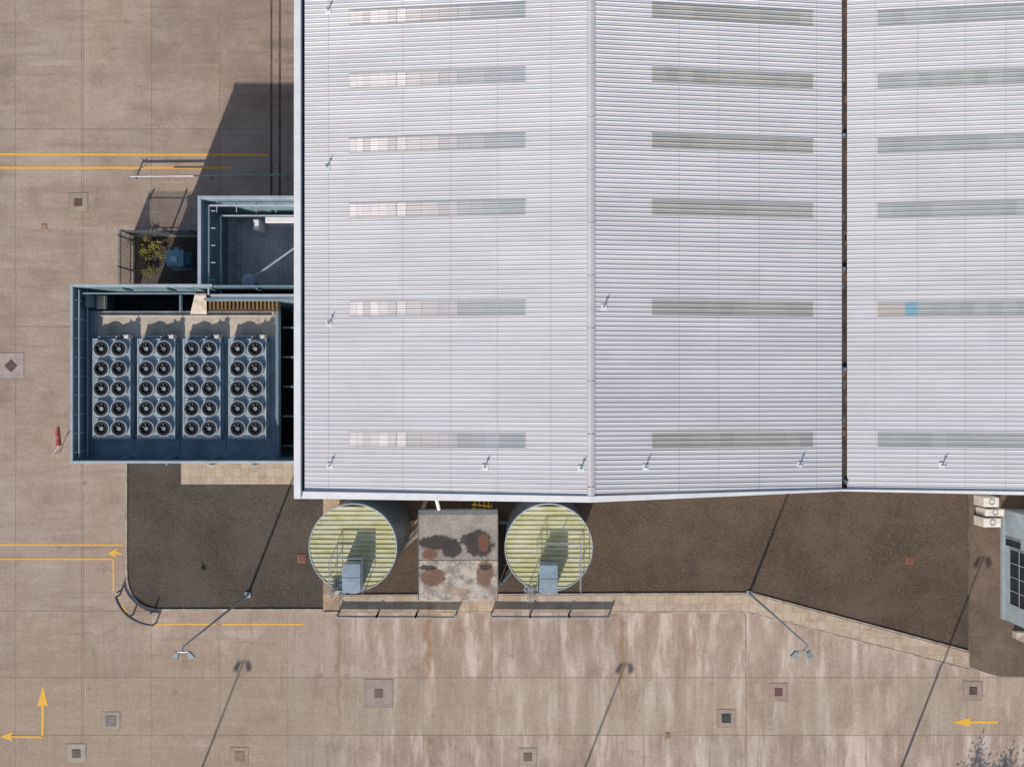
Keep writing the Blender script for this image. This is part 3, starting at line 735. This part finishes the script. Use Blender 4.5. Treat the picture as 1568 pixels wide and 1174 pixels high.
# ------------------------------------------------------------ crash barriers
def barrier(pts,mat=m_galv,step=1.6):
    m=MB(); P=[S(px,py,.7) for px,py in pts]
    m.ribbon(P,.07,.38,.70)
    m.ribbon(P,.12,.44,.50); m.ribbon(P,.12,.58,.64)
    for i in range(len(P)-1):
        a=Vector(P[i]);b_=Vector(P[i+1]); n=max(1,int((b_-a).length/step))
        for k in range(n+1):
            q=a.lerp(b_,k/n); m.box(q.x-.05,q.x+.05,q.y-.02,q.y+.12,0,.72)
    return m.obj('crash_barrier',mat)
barrier([(515,945),(576,945.5),(636,945.5),(697,946)]); barrier([(752,945),(812,945.5),(872,945.5),(934,945.5)])
cb=MB(); P=[]
for k_ in range(13):
    a=math.pi*(1.08-.0+.40*k_/12); a2=2*math.pi-a
    P.append(S(236+62*math.cos(a),900-58*math.sin(a)*1.0,.7))
cb.ribbon(P,.06,.44,.70); cb.ribbon(P,.10,.54,.6)
for k_ in(0,6,12): cb.box(P[k_][0]-.05,P[k_][0]+.05,P[k_][1]-.05,P[k_][1]+.05,0,.72)
cb.obj('crash_barrier',m_galvd)
bl=MB()
for px,py in((186,903),(236,935)):
    x_,y_=S(px,py); bl.tube((x_,y_,0),(x_,y_,.6),.06,10); bl.tube((x_,y_,.6),(x_,y_,.65),.06,10,.03)
bl.obj('steel_bollard',m_galvd)

# ------------------------------------------------------------ lamps
def lamp(px,py,off=(0,0)):
    t=empty('street_lamp'); x,y=S(px,py); h=11.0
    p=MB(); p.box(x-.2,x+.2,y-.2,y+.2,0,.12); p.tube((x,y,0),(x,y,h*.5),.10,12,.075); p.tube((x,y,h*.5),(x,y,h),.075,12,.05)
    hx,hy=x+off[0],y+off[1]
    p.tube((x,y,h-.05),(hx,hy,h+.05),.045,8)
    p.tube((hx-.34,hy,h+.05),(hx+.34,hy,h+.05),.035,8)
    p.obj('pole',m_galv,t)
    hd=MB()
    for s_ in(-1,1):
        c=Vector((hx+s_*.36,hy-.1,h+.02)); 
        d=Vector((s_*.45,-.9,-.25)).normalized(); sd_=Vector((-d.y,d.x,0)).normalized(); up=d.cross(sd_)
        def Q(a,b_,c_): return tuple(c+d*a+sd_*b_+up*c_)
        lo=-.06;hi=.06
        v=[Q(-.1,-.13,lo),Q(.38,-.19,lo),Q(.38,.19,lo),Q(-.1,.13,lo),Q(-.08,-.1,hi),Q(.34,-.17,hi),Q(.34,.17,hi),Q(-.08,.1,hi)]
        for q in((0,3,2,1),(4,5,6,7),(0,1,5,4),(1,2,6,5),(2,3,7,6),(3,0,4,7)): hd.face([v[k] for k in q],(.17,.22,.25))
    hd.obj('floodlight_heads',m_tint,t,bevel=.01)
lamp(380,910,(.05,-.25)); lamp(1147,908,(-.35,-.3)); lamp(226,1389); lamp(811,1392); lamp(1359,1229)

# ------------------------------------------------------------ building on the east side
ob=empty('office_building')
bx0=SX(1533); by0=SY(945); by1=SY(779)
w=MB(); w.box(bx0,bx0+14,by0,by1,0,6.5); w.box(bx0-.06,bx0-.001,by0-.05,by1+.05,0,.35)
w.obj('walls',simple('pale_blue_cladding',(.33,.39,.43),.5,var=.12),ob)
w=MB(); w.box(bx0-.15,bx0+14.1,by0-.15,by1+.15,6.5,6.7); w.obj('roof',m_white,ob)
gw=MB();fr=MB()
def win(pa,pb,z0,z1,nv,nh):
    ya,yb=SY(pb),SY(pa)
    gw.box(bx0-.02,bx0-.001,ya,yb,z0,z1)
    for k in range(nv+1):
        yy=ya+(yb-ya)*k/nv; fr.box(bx0-.05,bx0-.021,yy-.022,yy+.022,z0,z1)
    for k in range(nh+1):
        zz=z0+(z1-z0)*k/nh; fr.box(bx0-.045,bx0-.0215,ya,yb,zz-.02,zz+.02)
win(835,918,1.0,3.0,4,2); win(820,832,.5,2.2,1,1)
gw.obj('window_glazing',m_glass,ob); fr.obj('window_frames',m_teal_l,ob)
ac=empty('air_conditioning_units')
a=MB();
for i,(px0,py0,px1,py1,zt) in enumerate(((1506,761,1530,776,1.3),(1509,779,1538,790,1.3),(1506,793,1533,807,1.3))):
    a.pbox(px0,py0,px1,py1,.15,zt,(.60,.55,.48)); a.pbox(px0+1,py0+1,px1-1,py1-1,zt+.001,zt+.03,(.70,.66,.60)); 
    x_,y_=S((px0+px1)/2,(py0+py1)/2,zt); a.ring(x_,y_,zt+.03,zt+.07,.16,.22,16,(.35,.35,.35)); a.pbox(px0,py0+2,px1,py1-2,0,.149,(.15,.12,.1))
a.obj('casings',m_tint,ac,bevel=.02)
st=MB(); 
for i in range(3): 
    x_,y_=S(1550+i*8,966+i*4); st.box(x_,x_+1.2,y_-.45,y_+.05,0,.45-.14*i)
st.obj('entrance_steps',m_kerb)

def tree(px,py,h,rad):
    t=empty('deciduous_tree'); x,y=S(px,py); tr=MB(); lf=MB()
    tr.tube((x,y,0),(x+.1,y,h*.45),.16,10,.11)
    tips=[]
    for i in range(16):
        a=random.uniform(0,6.28); rr=rad*random.uniform(.4,1); e=Vector((x+rr*math.cos(a),y+rr*math.sin(a),h*random.uniform(.5,1)))
        s0=Vector((x+.1,y,h*random.uniform(.25,.45))); tr.tube(s0,e,.06,6,.015); tips.append(e)
        for k in range(3):
            e2=s0.lerp(e,random.uniform(.4,.9))+Vector((random.gauss(0,.5),random.gauss(0,.5),random.gauss(.2,.4))); tr.tube(s0.lerp(e,.5),e2,.03,5,.01); tips.append(e2)
    for e in tips:
        for k in range(90):
            p_=e+Vector((random.gauss(0,.22),random.gauss(0,.22),random.gauss(0,.4))); s_=random.uniform(.05,.12)
            a=Vector((random.gauss(0,1),random.gauss(0,1),random.gauss(0,.6))).normalized(); b_=a.orthogonal().normalized()
            k_=random.uniform(.5,1.3); lf.face([p_-a*s_,p_+b_*s_*.5,p_+a*s_,p_-b_*s_*.5],(.07*k_,.10*k_,.03*k_))
    tr.obj('trunk_and_limbs',m_bark,t); lf.obj('crown',m_leaf,t)
tree(1440,1335,5.0,2.0); tree(1505,1345,5.2,2.0)

# ------------------------------------------------------------ light, world, camera
d=Vector((.39*1.63,1.63,-1)).normalized()
L=bpy.data.lights.new('sun','SUN'); L.energy=4.7; L.angle=math.radians(.5); L.color=(1,.93,.84)
lo=bpy.data.objects.new('sun',L); lo.rotation_euler=d.to_track_quat('-Z','Y').to_euler(); scene.collection.objects.link(lo)
wd=bpy.data.worlds.new('World'); scene.world=wd; wd.use_nodes=True; nt=wd.node_tree
sky=nt.nodes.new('ShaderNodeTexSky'); sky.sky_type='NISHITA'; sky.sun_disc=False
sky.sun_elevation=math.radians(29.8); sky.sun_rotation=math.radians(201.3)
nt.links.new(sky.outputs[0],nt.nodes['Background'].inputs[0]); nt.nodes['Background'].inputs[1].default_value=.115
cam=bpy.data.cameras.new('camera'); cam.sensor_width=36; cam.lens=36*F/1568; cam.clip_end=2000
co=bpy.data.objects.new('camera',cam); co.location=(0,0,H); scene.collection.objects.link(co); scene.camera=co
scene.view_settings.view_transform='Standard'; scene.view_settings.look='None'; scene.view_settings.exposure=0
